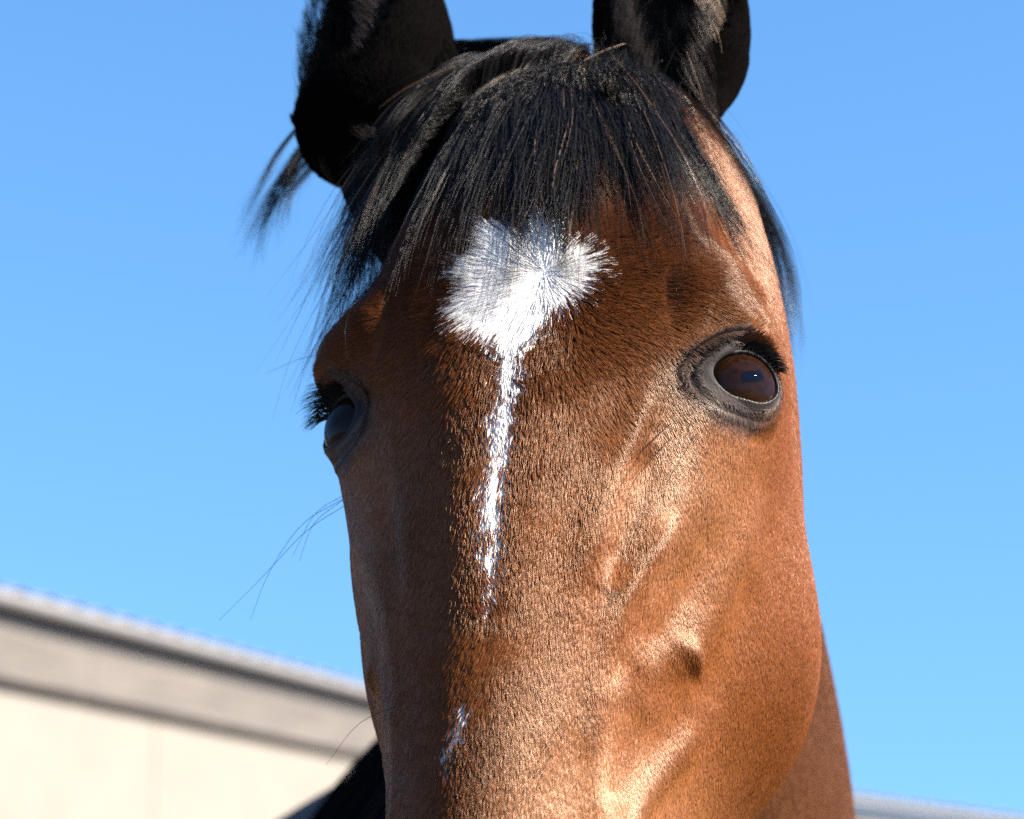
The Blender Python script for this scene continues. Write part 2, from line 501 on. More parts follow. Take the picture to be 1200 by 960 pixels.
def ear_coord(P):
    """(which, t along the ear, inside 0..1)"""
    t_best = np.full(len(P), -9.)
    inner = np.zeros(len(P))
    for base, A, F, Sd, ln, rad in EAR_L:
        r = P - base
        t = r @ A / ln
        rad_d = np.sqrt((r @ F) ** 2 + (r @ Sd) ** 2)
        k = (rad_d < rad * 1.7) & (t > -.25) & (t < 1.1)
        t_best[k] = np.maximum(t_best[k], t[k])
    return t_best
BROWN = np.array([.118, .034, .0052])
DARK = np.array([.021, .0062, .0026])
TAN = np.array([.182, .071, .023])
BLACK = np.array([.0032, .0028, .0027])
GREY = np.array([.040, .038, .037])
WHITE = np.array([.66, .645, .615])
def coat(P, nl):
    """colour (N,3), white share, hair length, bare-skin share"""
    x, u, n = P[:, 0], P[:, 1], P[:, 2]
    ax = np.abs(x)
    N = len(P)
    c = np.tile(BROWN, (N, 1))
    def mix(col, w):
        nonlocal c
        c = c * (1 - w[:, None]) + col * w[:, None]
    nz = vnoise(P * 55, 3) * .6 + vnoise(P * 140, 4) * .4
    mix(DARK, np.clip(sstep(-.09, .07, u) * sstep(-.06, -.01, n) * .78 + .25 * (nz - .5), 0, .8))       # darker forehead coat, deepened to paint in the shade of grazing light
    mix(DARK, .35 * sstep(.03, .0, ax) * sstep(-.10, -.20, u))
    mix(TAN, np.clip(.85 * np.exp(-(((ax - .082) / .03) ** 2 + ((u + .060) / .065) ** 2)) * sstep(-.13, -.05, n), 0, 1))  # tan round eye and cheek, strengthened to paint in the cheek's sheen
    mix(TAN, .80 * sstep(-.13, -.22, u) * sstep(-.01, .03, x))  # lower nose paler on its sunlit side only, sunlight put into the colour
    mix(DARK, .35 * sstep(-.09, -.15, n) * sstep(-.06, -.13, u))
    bare = np.zeros(N)
    wet = np.zeros(N)
    for s in (-1, 1):
        e, d, a, b = EYES[s]
        r = P - e; ea, eb, ec = r @ a, r @ b, r @ d
        f = lid_f(ea, eb); ok = (ec > -.004) & (np.linalg.norm(r, axis=1) < .06)
        lean = .5 * sstep(.006, -.010, ea)                   # the grey spreads towards the inner corner
        g = np.where(ok, sstep(1.85 + lean, 1.15 + lean * .6, f + .35 * (nz - .5)), 0)
        mix(GREY, g * .9)
        upl = sstep(-.006, .004, eb)
        mix(BLACK, np.where(ok, sstep(1.24 + .16 * upl, 1.12 + .06 * upl, f + .2 * (nz - .5)), 0) * .85)
        bare = np.maximum(bare, np.where(ok, sstep(1.38 + lean * .8, 1.10, f), 0))
        wet = np.maximum(wet, np.where(ok, sstep(1.12, 1.03, f), 0) * (1 - .9 * upl))
    te = ear_coord(P)
    ear = sstep(-.22, -.02, te)
    mix(BLACK, ear)
    mix(BLACK, sstep(.085, .105, u) * sstep(-.070, -.082, x))
    mix(BLACK, sstep(.0, -.06, u + .36) * .9)            # dark muzzle
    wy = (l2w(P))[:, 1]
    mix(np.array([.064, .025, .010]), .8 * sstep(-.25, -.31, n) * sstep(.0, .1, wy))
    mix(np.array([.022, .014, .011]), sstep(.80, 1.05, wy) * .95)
    wsd = poly_sd(x, u, STAR) + (nz - .5) * .006 + .004
    w = np.where(n > -.06, sstep(.0015, -.0015, wsd), 0)
    wsn = poly_sd(x, u, SNIP) + (nz - .5) * .004
    w = np.maximum(w, np.where(n > -.06, .8 * sstep(.001, -.0015, wsn), 0))
    ln = np.full(N, .0058) + .0012 * sstep(-.12, .0, u) * sstep(-.04, 0, n)
    ln = ln + .0045 * np.clip(w * sstep(-.03, .03, u), 0, 1) + .0030 * sstep(-.02, .08, u) * sstep(-.06, 0, n)
    ln = ln * (1 - .40 * sstep(-.01, -.05, n) * sstep(.06, .0, u))
    ln = ln + .003 * ear
    return c, w, ln, bare, wet, ear, nz

co = get_co(me); P = w2l(co); no = get_no(me)
near = (P[:, 1] > -.9) & (P[:, 1] < .45) & (P[:, 2] > -1.6)
cols = np.tile(np.append(BROWN, 1), (len(co), 1))
wetv = np.zeros(len(co))
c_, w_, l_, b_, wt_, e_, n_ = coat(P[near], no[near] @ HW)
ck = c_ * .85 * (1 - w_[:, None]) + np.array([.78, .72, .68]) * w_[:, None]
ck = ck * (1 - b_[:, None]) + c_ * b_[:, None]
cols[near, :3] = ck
low = co[:, 2] < .55
cols[low, :3] = BLACK
wetv[near] = wt_
ca = me.color_attributes.new("coat", 'FLOAT_COLOR', 'POINT')
ca.data.foreach_set("color", cols.astype(np.float32).ravel())
wa = me.attributes.new("wet", 'FLOAT', 'POINT'); wa.data.foreach_set("value", wetv.astype(np.float32))

skin = bpy.data.materials.new("horse_skin")
nt, p, N_, Lk = link_nodes(skin)
an = attr_node(nt, "coat"); Lk.new(an.outputs["Color"], p.inputs["Base Color"])
p.inputs["Specular IOR Level"].default_value = .14
aw = attr_node(nt, "wet")
mr = N_.new("ShaderNodeMapRange"); mr.inputs["To Min"].default_value = .68; mr.inputs["To Max"].default_value = .25
Lk.new(aw.outputs["Fac"], mr.inputs["Value"]); Lk.new(mr.outputs[0], p.inputs["Roughness"])
tc = N_.new("ShaderNodeTexCoord"); nz1 = N_.new("ShaderNodeTexNoise"); nz1.inputs["Scale"].default_value = 900; nz1.inputs["Detail"].default_value = 4
Lk.new(tc.outputs["Object"], nz1.inputs["Vector"])
bp = N_.new("ShaderNodeBump"); bp.inputs["Strength"].default_value = .35; bp.inputs["Distance"].default_value = .0012
Lk.new(nz1.outputs[0], bp.inputs["Height"]); Lk.new(bp.outputs[0], p.inputs["Normal"])
horse = link_mesh("horse", me, skin)
tag(horse, "glossy bay horse with black forelock and a white star running down its face", "horse")

# ------------------------------------------------------------------ eyes
def cap_mesh(name, c, d, a, b, R, ra, rb, lift, rings=20, seg=56, power=2.0):
    """a cap lying on the ball: half-axes ra (along the eye) and rb"""
    v = [tuple(l2w(c + d * (R + lift)))]; f = []
    for i in range(1, rings + 1):
        for j in range(seg):
            t = 2 * PI * j / seg
            ct, st = math.cos(t), math.sin(t)
            k = (abs(ct) ** power + abs(st) ** power) ** (-1 / power)
            ea, eb = ra * i / rings * k * ct, rb * i / rings * k * st
            v.append(tuple(l2w(c + a * ea + b * eb + d * math.sqrt(max((R + lift) ** 2 - ea * ea - eb * eb, 1e-9)))))
    for j in range(seg): f.append((0, 1 + j, 1 + (j + 1) % seg))
    for i in range(rings - 1):
        for j in range(seg):
            q = 1 + i * seg
            f.append((q + j, q + seg + j, q + seg + (j + 1) % seg, q + (j + 1) % seg))
    m = bpy.data.meshes.new(name); m.from_pydata(v, [], f); m.update()
    m.polygons.foreach_set("use_smooth", np.ones(len(m.polygons), bool))
    return m
def gloss(name, col, col2=None, scale=120):
    m = plain_mat(name, col, .22, .35 if col2 is None else .5, scale)
    p = m.node_tree.nodes["Principled BSDF"]
    p.inputs["Specular IOR Level"].default_value = 0.0
    p.inputs["Roughness"].default_value = .8
    p.inputs["Coat Weight"].default_value = .42
    p.inputs["Coat Roughness"].default_value = .015
    p.inputs["Coat IOR"].default_value = 1.40
    return m
m_ball = gloss("eyeball_brown", (.008, .005, .004))
m_iris = gloss("iris_brown", (.0085, .0032, .0015), 1, 300)
m_pupil = gloss("pupil_black", (.0015, .002, .004))
m_carun = gloss("caruncle_brown", (.010, .004, .003))
for s in (-1, 1):
    c, d, a, b = EYES[s]
    bm = bmesh.new(); bmesh.ops.create_uvsphere(bm, u_segments=64, v_segments=40, radius=ER)
    bm.transform(Matrix.Translation(Vector(l2w(c))))
    em = bpy.data.meshes.new("eye"); bm.to_mesh(em); bm.free()
    em.polygons.foreach_set("use_smooth", np.ones(len(em.polygons), bool))
    eye = link_mesh("eye", em, m_ball, horse)
    dg = d * .97 - a * .24; dg /= np.linalg.norm(dg)
    ag = a - dg * (a @ dg); ag /= np.linalg.norm(ag); bg = b - dg * (b @ dg); bg /= np.linalg.norm(bg)
    link_mesh("iris", cap_mesh("iris", c, dg, ag, bg, ER,   .0158, .0138, .00012), m_iris, eye)
    link_mesh("pupil", cap_mesh("pupil", c, dg, ag, bg, ER, .0062, .0029, .00024, 12, 48, 2.6), m_pupil, eye)
    # third eyelid in the inner corner
    cc = c + (d * .50 - a * .866) * ER
    dd = (cc - c) / np.linalg.norm(cc - c)
    aa = a - dd * (a @ dd); aa /= np.linalg.norm(aa); bb = np.cross(dd, aa) * (1 if (np.cross(dd, aa) @ b) > 0 else -1)
    link_mesh("third_eyelid", cap_mesh("third_eyelid", c, dd, aa, bb, ER, .0038, .0065, .0006, 10, 32), m_carun, eye)

# ------------------------------------------------------------------ hair objects
def hair_mat(name, attr=None, color=(.01, .01, .01), rough=.32, radial=.4, coat_=.0, ior=1.55):
    m = bpy.data.materials.new(name); m.use_nodes = True
    nt = m.node_tree; nt.nodes.clear()
    o = nt.nodes.new("ShaderNodeOutputMaterial"); h = nt.nodes.new("ShaderNodeBsdfHairPrincipled")
    h.parametrization = 'COLOR'
    h.inputs["Roughness"].default_value = rough
    h.inputs["Radial Roughness"].default_value = radial
    h.inputs["Coat"].default_value = coat_
    h.inputs["IOR"].default_value = ior
    h.inputs["Color"].default_value = (*color, 1)
    if attr:
        a = attr_node(nt, attr); nt.links.new(a.outputs["Color"], h.inputs["Color"])
    nt.links.new(h.outputs[0], o.inputs[0])
    return m
def fur_shader(name, rough=.33, spec=.56, tint=(1, .83, .66), low=.0):
    """opaque hair; the darker the hair the fainter its sheen"""
    m = bpy.data.materials.new(name)
    nt, p, N, Lk = link_nodes(m)
    a = attr_node(nt, "hair_color")
    Lk.new(a.outputs["Color"], p.inputs["Base Color"])
    p.inputs["Roughness"].default_value = rough
    r = N.new("ShaderNodeMapRange")
    r.inputs["From Min"].default_value = .006; r.inputs["From Max"].default_value = .09
    r.inputs["To Min"].default_value = low; r.inputs["To Max"].default_value = spec
    b = N.new("ShaderNodeRGBToBW")
    Lk.new(a.outputs["Color"], b.inputs[0]); Lk.new(b.outputs[0], r.inputs["Value"])
    Lk.new(r.outputs[0], p.inputs["Specular IOR Level"])
    p.inputs["Specular Tint"].default_value = (*tint, 1)
    return m
def hair_object(name, pts, rad, mat, parent, colors=None):
    """pts (N, K, 3) world, rad (N, K)"""
    n, k, _ = pts.shape
    hc = bpy.data.hair_curves.new(name)
    hc.add_curves([k] * n)
    hc.attributes["position"].data.foreach_set("vector", pts.astype(np.float32).ravel())
    ra = hc.attributes.get("radius") or hc.attributes.new("radius", 'FLOAT', 'POINT')
    ra.data.foreach_set("value", rad.astype(np.float32).ravel())
    if colors is not None:
        at = hc.attributes.new("hair_color", 'FLOAT_COLOR', 'CURVE')
        at.data.foreach_set("color", np.c_[colors, np.ones(n)].astype(np.float32).ravel())
    hc.materials.append(mat)
    o = bpy.data.objects.new(name, hc); COL.objects.link(o)
    o.parent = parent
    return o

def sample_faces(m, tri_sel_fn, count_per_m2):
    m.calc_loop_triangles()
    T = np.empty(len(m.loop_triangles) * 3, np.int32); m.loop_triangles.foreach_get("vertices", T); T = T.reshape(-1, 3)
    co = get_co(m); no = get_no(m)
    cen = co[T].mean(1)
    keep = tri_sel_fn(w2l(cen), cen, no[T[:, 0]])
    T = T[keep]
    A, Bv, Cv = co[T[:, 0]], co[T[:, 1]], co[T[:, 2]]
    area = .5 * np.linalg.norm(np.cross(Bv - A, Cv - A), axis=1)
    nn = int(area.sum() * count_per_m2)
    idx = np.searchsorted(np.cumsum(area) / area.sum(), rng.random(nn))
    idx = np.clip(idx, 0, len(T) - 1)
    r1, r2 = np.sqrt(rng.random(nn)), rng.random(nn)
    w = np.stack([1 - r1, r1 * (1 - r2), r1 * r2], 1)[:, :, None]
    T = T[idx]
    p = (co[T] * w).sum(1); q = (no[T] * w).sum(1); q /= np.linalg.norm(q, axis=1)[:, None] + 1e-9
    return p, q


def flow(P, nl):
    """direction of the hair's lie, head frame (N, 3)"""
    x, u, n = P[:, 0], P[:, 1], P[:, 2]
    dx, du = x - WHORL[0], u - WHORL[1]
    r = np.sqrt(dx**2 + du**2) + 1e-6
    radial = np.stack([dx / r, du / r, np.zeros_like(r)], 1)
    k = sstep(.03, -.10, u)                                            # further down: down the face, fanning out
    fan = np.stack([np.clip(x / .10, -1, 1) * 1.3 * (1 - .72 * k) + np.sign(x) * .0, -1.0 * np.ones_like(x) * (.35 + .65 * k), np.zeros_like(x)], 1)
    w = sstep(.02, .075, r) * sstep(.06, -.01, u)
    d = radial * (1 - w[:, None]) + fan * w[:, None]
    side = sstep(-.03, -.08, n)
    d = d * (1 - side[:, None]) + np.stack([np.zeros_like(x), -np.ones_like(x), -.45 * np.ones_like(x)], 1) * side[:, None]
    for s in (-1, 1):                                                  # parts round the eye
        e = EYES[s][0]; v = P - e; q = np.linalg.norm(v, axis=1)
        w = np.exp(-(q / .045) ** 2)[:, None]
        d = d * (1 - .6 * w) + .6 * w * v / (q[:, None] + 1e-6)
    te = ear_coord(P); we = sstep(-.1, .1, te)[:, None]
    d = d * (1 - we) + np.array([0, 1., 0.0]) * we
    ang = (vnoise(P * 45, 11) - .5) * .9
    c, s_ = np.cos(ang), np.sin(ang)
    d = np.stack([d[:, 0] * c - d[:, 1] * s_, d[:, 0] * s_ + d[:, 1] * c, d[:, 2]], 1)
    d -= nl * (d * nl).sum(1)[:, None]
    return d / (np.linalg.norm(d, axis=1)[:, None] + 1e-9)

def grow_coat(name, sel, dens, mat):
    p, q = sample_faces(me, sel, dens)
    P = w2l(p); nl = q @ HW
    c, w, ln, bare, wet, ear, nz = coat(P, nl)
    keep = rng.random(len(p)) > bare * 1.25
    p, q, P, nl, c, w, ln, ear, bare = (z[keep] for z in (p, q, P, nl, c, w, ln, ear, bare))
    N = len(p)
    f = flow(P, nl)
    fine = sstep(.0, -.05, P[:, 2]) * sstep(.06, .02, P[:, 1]) + sstep(-.12, -.2, P[:, 1])
    cell = np.floor(P * np.where(rng.random(N) < fine, 1100., 720.)[:, None] + .17 * rng.normal(0, 1, (N, 3))).astype(np.int64)
    key = (cell[:, 0] * 73856093) ^ (cell[:, 1] * 19349663) ^ (cell[:, 2] * 83492791)
    _, inv = np.unique(key, return_inverse=True); m = inv.max() + 1
    f = f + rng.normal(0, .07, (N, 3)) + rng.normal(0, .11, (m, 3))[inv]
    f -= nl * (f * nl).sum(1)[:, None]; f /= np.linalg.norm(f, axis=1)[:, None]
    ln = ln * rng.uniform(.7, 1.15, N) * (1 - .6 * bare)
    tip_ = P + f * (ln * .75)[:, None]
    wsd = np.minimum(poly_sd(tip_[:, 0], tip_[:, 1], STAR), poly_sd(tip_[:, 0], tip_[:, 1], SNIP) - .0008)
    wsd = wsd + .0008 * sstep(-.0, -.03, P[:, 1]) + (vnoise(P * 260, 41) - .5) * .007 + rng.normal(0, .0022, N)
    w = np.where(P[:, 2] > -.06, sstep(.0012, -.0012, wsd), 0)
    w *= 1 - .38 * sstep(.0, -.13, P[:, 1]) * (vnoise(P * np.array([420, 90, 420]), 43) > .62)
    white = rng.random(N) < w
    side_ = sstep(.01, -.04, P[:, 2])
    lift = (rng.uniform(.14, .27, N) + rng.normal(0, .028, m)[inv]).clip(.08, .4) * (1 - .35 * white) * (1 - .30 * side_) + .25 * ear
    lift = lift + .10 * (vnoise(P * 160, 31) - .5)
    lift = np.maximum(lift, .06)
    t = np.array([0, .33, .66, 1.0])
    path = P[:, None, :] + f[:, None, :] * (ln[:, None] * t)[:, :, None] + nl[:, None, :] * (ln[:, None] * lift[:, None] * (t * (1.35 - .75 * t)))[:, :, None]
    # hairs gather in little locks
    cnt = np.bincount(inv, minlength=m)
    tipm = np.stack([np.bincount(inv, path[:, 3, k_], m) / cnt for k_ in range(3)], 1)[inv]
    cl = np.array([0, .10, .30, .52])[:, None] * (1 - .45 * np.clip(fine, 0, 1) - .35 * white)[None]
    for k_ in range(1, 4):
        path[:, k_] += (tipm - path[:, 3]) * cl[k_][:, None]
    rad = np.array([.00009, .000085, .000075, .00003]) * rng.uniform(.8, 1.25, N)[:, None] * (1 + .25 * white)[:, None]
    var = np.exp(rng.normal(0, .15, N))[:, None]
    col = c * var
    col[white] = WHITE * rng.uniform(.9, 1.05, white.sum())[:, None]
    lockv = rng.random(m)[inv]
    col[~white] *= (.88 + .24 * lockv[~white])[:, None]
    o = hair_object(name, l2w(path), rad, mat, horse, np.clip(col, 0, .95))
    o["kind"] = "stuff"
    return o
fur_mat = fur_shader("coat_hair")
if FUR > 0:
    def front(Lc, cen, n):
        face = (Lc[:, 1] > -.34) & (Lc[:, 1] < .30) & (Lc[:, 2] > -.27) & (np.abs(Lc[:, 0]) < .2)
        v = CAM_LOC - cen; v /= np.linalg.norm(v, axis=1)[:, None]
        return face & ((n * v).sum(1) > -.45)
    def rear(Lc, cen, n):
        return ~((Lc[:, 1] > -.34) & (Lc[:, 1] < .30) & (Lc[:, 2] > -.27) & (np.abs(Lc[:, 0]) < .2)) & (cen[:, 1] < .95) & (cen[:, 2] > 1.1) & (n[:, 1] < .5)
    grow_coat("coat_hair", front, 8.0e6 * FUR, fur_mat)
    grow_coat("body_hair", rear, 1.1e6 * FUR, fur_mat)
# ------------------------------------------------------------------ forelock, mane, lashes, feelers
me.calc_loop_triangles()
_T = np.empty(len(me.loop_triangles) * 3, np.int32); me.loop_triangles.foreach_get("vertices", _T); _T = _T.reshape(-1, 3)
_L = w2l(get_co(me))
_k = ((_L[:, 1] > -.3) & (_L[:, 2] > -.30) & (_L[:, 1] < .4))[_T].all(1)
BVH = BVHTree.FromPolygons(_L.tolist(), _T[_k].tolist())
black_mat = fur_shader("black_hair", .34, .55, (1, .99, .97), .12)
# guide strands in the head frame
FORELOCK = [
 [(-0.005,0.218,-0.030),(-0.008,0.196,-0.030),(-0.005,0.155,-0.019),(-0.003,0.112,-0.007),(-0.005,0.079,-0.001)],
 [(0.003,0.216,-0.030),(0.003,0.191,-0.030),(0.010,0.144,-0.016),(0.015,0.104,-0.006),(0.022,0.072,-0.002)],
 [(0.014,0.212,-0.030),(0.018,0.184,-0.032),(0.029,0.136,-0.015),(0.038,0.094,-0.008),(0.044,0.059,-0.004)],
 [(0.021,0.208,-0.030),(0.030,0.179,-0.032),(0.045,0.133,-0.018),(0.057,0.095,-0.013),(0.067,0.062,-0.011)],
 [(0.029,0.201,-0.030),(0.045,0.170,-0.030),(0.062,0.131,-0.026),(0.075,0.101,-0.030),(0.087,0.071,-0.030)],
 [(0.036,0.190,-0.030),(0.051,0.168,-0.035),(0.068,0.134,-0.038),(0.081,0.114,-0.052),(0.099,0.067,-0.044)],
 [(0.041,0.182,-0.030),(0.058,0.158,-0.038),(0.074,0.134,-0.049),(0.086,0.115,-0.062),(0.095,0.106,-0.088)],
 [(-0.010,0.219,-0.030),(-0.024,0.195,-0.030),(-0.028,0.154,-0.021),(-0.025,0.111,-0.009),(-0.025,0.064,-0.001)],
 [(-0.014,0.219,-0.030),(-0.032,0.195,-0.030),(-0.041,0.161,-0.027),(-0.046,0.113,-0.013),(-0.052,0.081,-0.009)],
 [(-0.017,0.217,-0.030),(-0.040,0.195,-0.030),(-0.057,0.163,-0.030),(-0.088,0.156,-0.067),(-0.107,0.117,-0.071)],
 [(-0.022,0.216,-0.030),(-0.047,0.193,-0.030),(-0.068,0.162,-0.030),(-0.102,0.157,-0.072),(-0.121,0.114,-0.076)],
 [(-0.026,0.214,-0.030),(-0.054,0.192,-0.030),(-0.076,0.160,-0.030),(-0.118,0.162,-0.084),(-0.140,0.111,-0.088)],
 [(-0.029,0.212,-0.030),(-0.058,0.190,-0.030),(-0.082,0.158,-0.030),(-0.102,0.114,-0.030),(-0.119,0.052,-0.030)],
 [(-0.033,0.211,-0.030),(-0.062,0.189,-0.030),(-0.087,0.155,-0.030),(-0.108,0.109,-0.030),(-0.126,0.040,-0.030)],
 [(-0.035,0.209,-0.030),(-0.065,0.186,-0.030),(-0.105,0.176,-0.063),(-0.122,0.140,-0.067),(-0.139,0.107,-0.071)],
 [(-0.001,0.217,-0.030),(-0.006,0.198,-0.040),(0.002,0.146,-0.016),(0.005,0.111,-0.007),(0.007,0.083,-0.002)],
 [(0.009,0.214,-0.030),(0.012,0.185,-0.032),(0.024,0.136,-0.014),(0.030,0.097,-0.006),(0.036,0.068,-0.003)],
 [(0.018,0.210,-0.030),(0.026,0.179,-0.030),(0.039,0.133,-0.017),(0.050,0.091,-0.010),(0.057,0.063,-0.008)],
 [(-0.003,0.217,-0.030),(-0.014,0.194,-0.030),(-0.018,0.154,-0.019),(-0.018,0.116,-0.009),(-0.017,0.085,-0.003)]]
RIGHTMANE = [
 [(0.043,0.316,-0.270),(0.058,0.284,-0.270),(0.070,0.254,-0.270),(0.078,0.222,-0.270),(0.081,0.188,-0.270)],
 [(0.047,0.302,-0.270),(0.062,0.267,-0.270),(0.072,0.234,-0.270),(0.077,0.203,-0.270),(0.078,0.170,-0.270)],
 [(0.044,0.290,-0.270),(0.059,0.249,-0.270),(0.069,0.213,-0.270),(0.074,0.179,-0.270),(0.077,0.138,-0.270)]]
EARBACK = [
 [(-0.162,0.331,-0.150),(-0.186,0.305,-0.150),(-0.214,0.270,-0.150),(-0.226,0.233,-0.150),(-0.234,0.193,-0.150)],
 [(-0.158,0.323,-0.150),(-0.178,0.295,-0.150),(-0.200,0.255,-0.150),(-0.212,0.214,-0.150),(-0.222,0.186,-0.150)],
 [(-0.154,0.316,-0.150),(-0.170,0.286,-0.150),(-0.190,0.244,-0.150),(-0.201,0.215,-0.150),(-0.207,0.184,-0.150)],
 [(-0.159,0.327,-0.150),(-0.182,0.299,-0.150),(-0.207,0.260,-0.150),(-0.220,0.219,-0.150),(-0.223,0.174,-0.150)]]
BRIDGE = [
 [(-0.039,0.305,-0.130),(-0.067,0.309,-0.130),(-0.094,0.311,-0.130),(-0.118,0.312,-0.130),(-0.135,0.303,-0.130)],
 [(-0.038,0.299,-0.130),(-0.072,0.302,-0.130),(-0.095,0.302,-0.130),(-0.114,0.302,-0.130),(-0.134,0.296,-0.130)]]

def strands(guides, per, spread0, spread1, K=12, lenvar=(.72, 1.06), wob=.0022, drift=0.0, lift=0.0, follow=False, clumps=5, clump=.75, rad=.00011):
    """hairs that follow the guides; each guide carries a few clumps that the hairs gather into"""
    allp = []
    for g in guides:
        g = np.array(g, float)
        kk = np.concatenate([[0], np.cumsum(np.linalg.norm(np.diff(g, axis=0), axis=1))])
        t = np.linspace(0, 1, K)
        ccen = rng.normal(0, 1, (clumps, 3)) * np.array([1, .5, .35])
        clen = rng.uniform(*lenvar, clumps)
        cid = rng.integers(0, clumps, per)
        own = rng.normal(0, 1, (per, 3)) * np.array([1, .6, .5])
        ln = clen[cid] * rng.uniform(.8, 1.03, per)
        stray = rng.random(per) < .06
        cdr = rng.normal(0, 1, (clumps, 3)) * np.array([1, .3, .15]) * drift
        ph = rng.uniform(0, 2*PI, (clumps, 2)); fq = rng.uniform(.7, 1.8, clumps)
        P = np.empty((per, K, 3))
        for i, tt in enumerate(t):
            base = np.empty((per, 3)); s_ = ln * tt * kk[-1]
            base = herm(kk, g, np.minimum(s_, kk[-1]))
            over = np.maximum(s_ - kk[-1], 0)
            dl = (g[-1] - g[-2]) / np.linalg.norm(g[-1] - g[-2])
            base = base + dl * over[:, None]
            sp = spread0 + (spread1 - spread0) * tt
            tight = clump * min(1, tt * 1.8) * (1 - .45 * tt * tt)
            off = ccen[cid] * sp * (.45 + .55 * min(1, tt * 1.6)) + own * sp * (1 - tight) * np.where(stray, 1.8, 1)[:, None]
            w = np.stack([np.sin(fq[cid] * tt * 5 + ph[cid, 0]), np.zeros(per), np.sin(fq[cid] * tt * 4 + ph[cid, 1]) * .5], 1) * wob * tt + cdr[cid] * tt ** 1.6
            P[:, i] = base + off + w
        allp.append(P)
    P = np.concatenate(allp)
    if follow:
        n, k, _ = P.shape
        up = Vector((0, 0, -1))
        lay = rng.random(n) ** 1.3
        for i in range(n):
            for j in range(k):
                q = P[i, j]
                h = BVH.ray_cast(Vector((q[0], q[1], .15)), up) if (q[2] > -.062 or j > 4) else (None,)
                if h[0] is not None:
                    t = j / (k - 1)
                    low = h[0][2] + .0012 + (lift * (1 - .55 * t)) * lay[i]
                    P[i, j, 2] = max(low, min(q[2], low + .004)) if h[0][2] > q[2] - .03 else q[2]
    n, k, _ = P.shape
    tt = np.linspace(0, 1, k)
    r = rad * rng.uniform(.7, 1.2, n)[:, None] * np.where(tt > .75, 1 - (tt - .75) * 3.2, 1)[None]
    return P, r
def hair_part(name, sets, colfn, mat=None, parent=None):
    P = np.concatenate([a for a, _ in sets]); R = np.concatenate([b for _, b in sets])
    o = hair_object(name, l2w(P), R, mat or black_mat, parent or horse, colfn(len(P)))
    o["kind"] = "stuff"
    return o
def black_cols(n):
    c = np.array([.0056, .0052, .0055]) * np.exp(rng.normal(0, .35, n))[:, None]
    b = rng.random(n) < .025
    c[b] = np.array([.10, .055, .03]) * rng.uniform(.6, 1.4, b.sum())[:, None]
    return np.clip(c, 0, .5)
mid = []
for g in FORELOCK:
    x0, u0, _ = g[0]
    k = .016 if g[-1][0] < -.055 else (-.006 if g[-1][0] > .07 else 0)          # the outer locks hug the head
    g = [tuple(np.array(q) + np.array([k * i / 4, 0, 0])) for i, q in enumerate(g)]
    mid.append([(x0 * .8, u0 - .040, -.120), (x0 * .9, u0 - .004, -.086), (x0, u0 + .004, -.050)] + g[1:])
extra = []
for a, b in zip(mid[:-1], mid[1:]):
    if np.linalg.norm(np.array(a[-1]) - np.array(b[-1])) < .06:
        extra.append(((np.array(a) + np.array(b)) / 2).tolist())
left = [g for g in mid + extra if g[-1][0] < -.045]
right = [g for g in mid + extra if g[-1][0] > .060]
cen_ = [g for g in mid if g[-1][0] <= .060]
cen2 = [g for g in extra if g[-1][0] <= .060] + [((np.array(mid[0]) + np.array(mid[7])) / 2).tolist()]
sets = [strands(cen_, int(210 * HAIR), .0080, .0075, follow=True, lift=.010, clumps=4, clump=.95, lenvar=(.72, 1.22), wob=.006, drift=.009, rad=.00013),
        strands(cen2, int(120 * HAIR), .0085, .0090, follow=True, lift=.008, clumps=4, clump=.95, lenvar=(.56, 1.16), wob=.006, drift=.008, rad=.00013),
        strands(right, int(120 * HAIR), .0080, .0070, follow=True, lift=.007, clumps=4, clump=.93, lenvar=(.66, 1.14), wob=.004, drift=.004, rad=.00012),
        strands(left, int(420 * HAIR), .0090, .0080, follow=True, lift=.012, clumps=6, clump=.92, lenvar=(.66, 1.04), wob=.004, drift=.004, rad=.00013),
        strands([(np.array(g) + np.linspace(0, 1, len(g))[:, None] * np.array([.020, -.006, .004])).tolist() for g in left], int(200 * HAIR), .0080, .0070, follow=True, lift=.009, clumps=5, clump=.92, lenvar=(.62, 1.02), wob=.004, drift=.004, rad=.00013),
        strands(mid, int(26 * HAIR), .008, .010, follow=True, lift=.014, clumps=14, clump=.5, lenvar=(.8, 1.15), wob=.008, drift=.006),
        strands([(np.array(g)[0] + (np.array(g) - np.array(g)[0]) * .52).tolist() for g in mid + extra], int(150 * HAIR), .008, .009, follow=True, lift=.011, clumps=5, clump=.9, drift=.005, rad=.00013)]
hair_part("forelock", sets, black_cols)
# short flyaway hair over the poll
fl = []
for i in range(90):
    x = rng.uniform(-.05, .045); u0 = .208 + rng.normal(0, .004) - 6.0 * (x + .005) ** 2
    dx, dn = rng.normal(0, .008), rng.normal(0, .008)
    fl.append([(x, u0, -.045), (x + dx * .3, u0 + .006, -.042 + dn * .4), (x + dx, u0 + rng.uniform(.008, .016), -.040 + dn)])
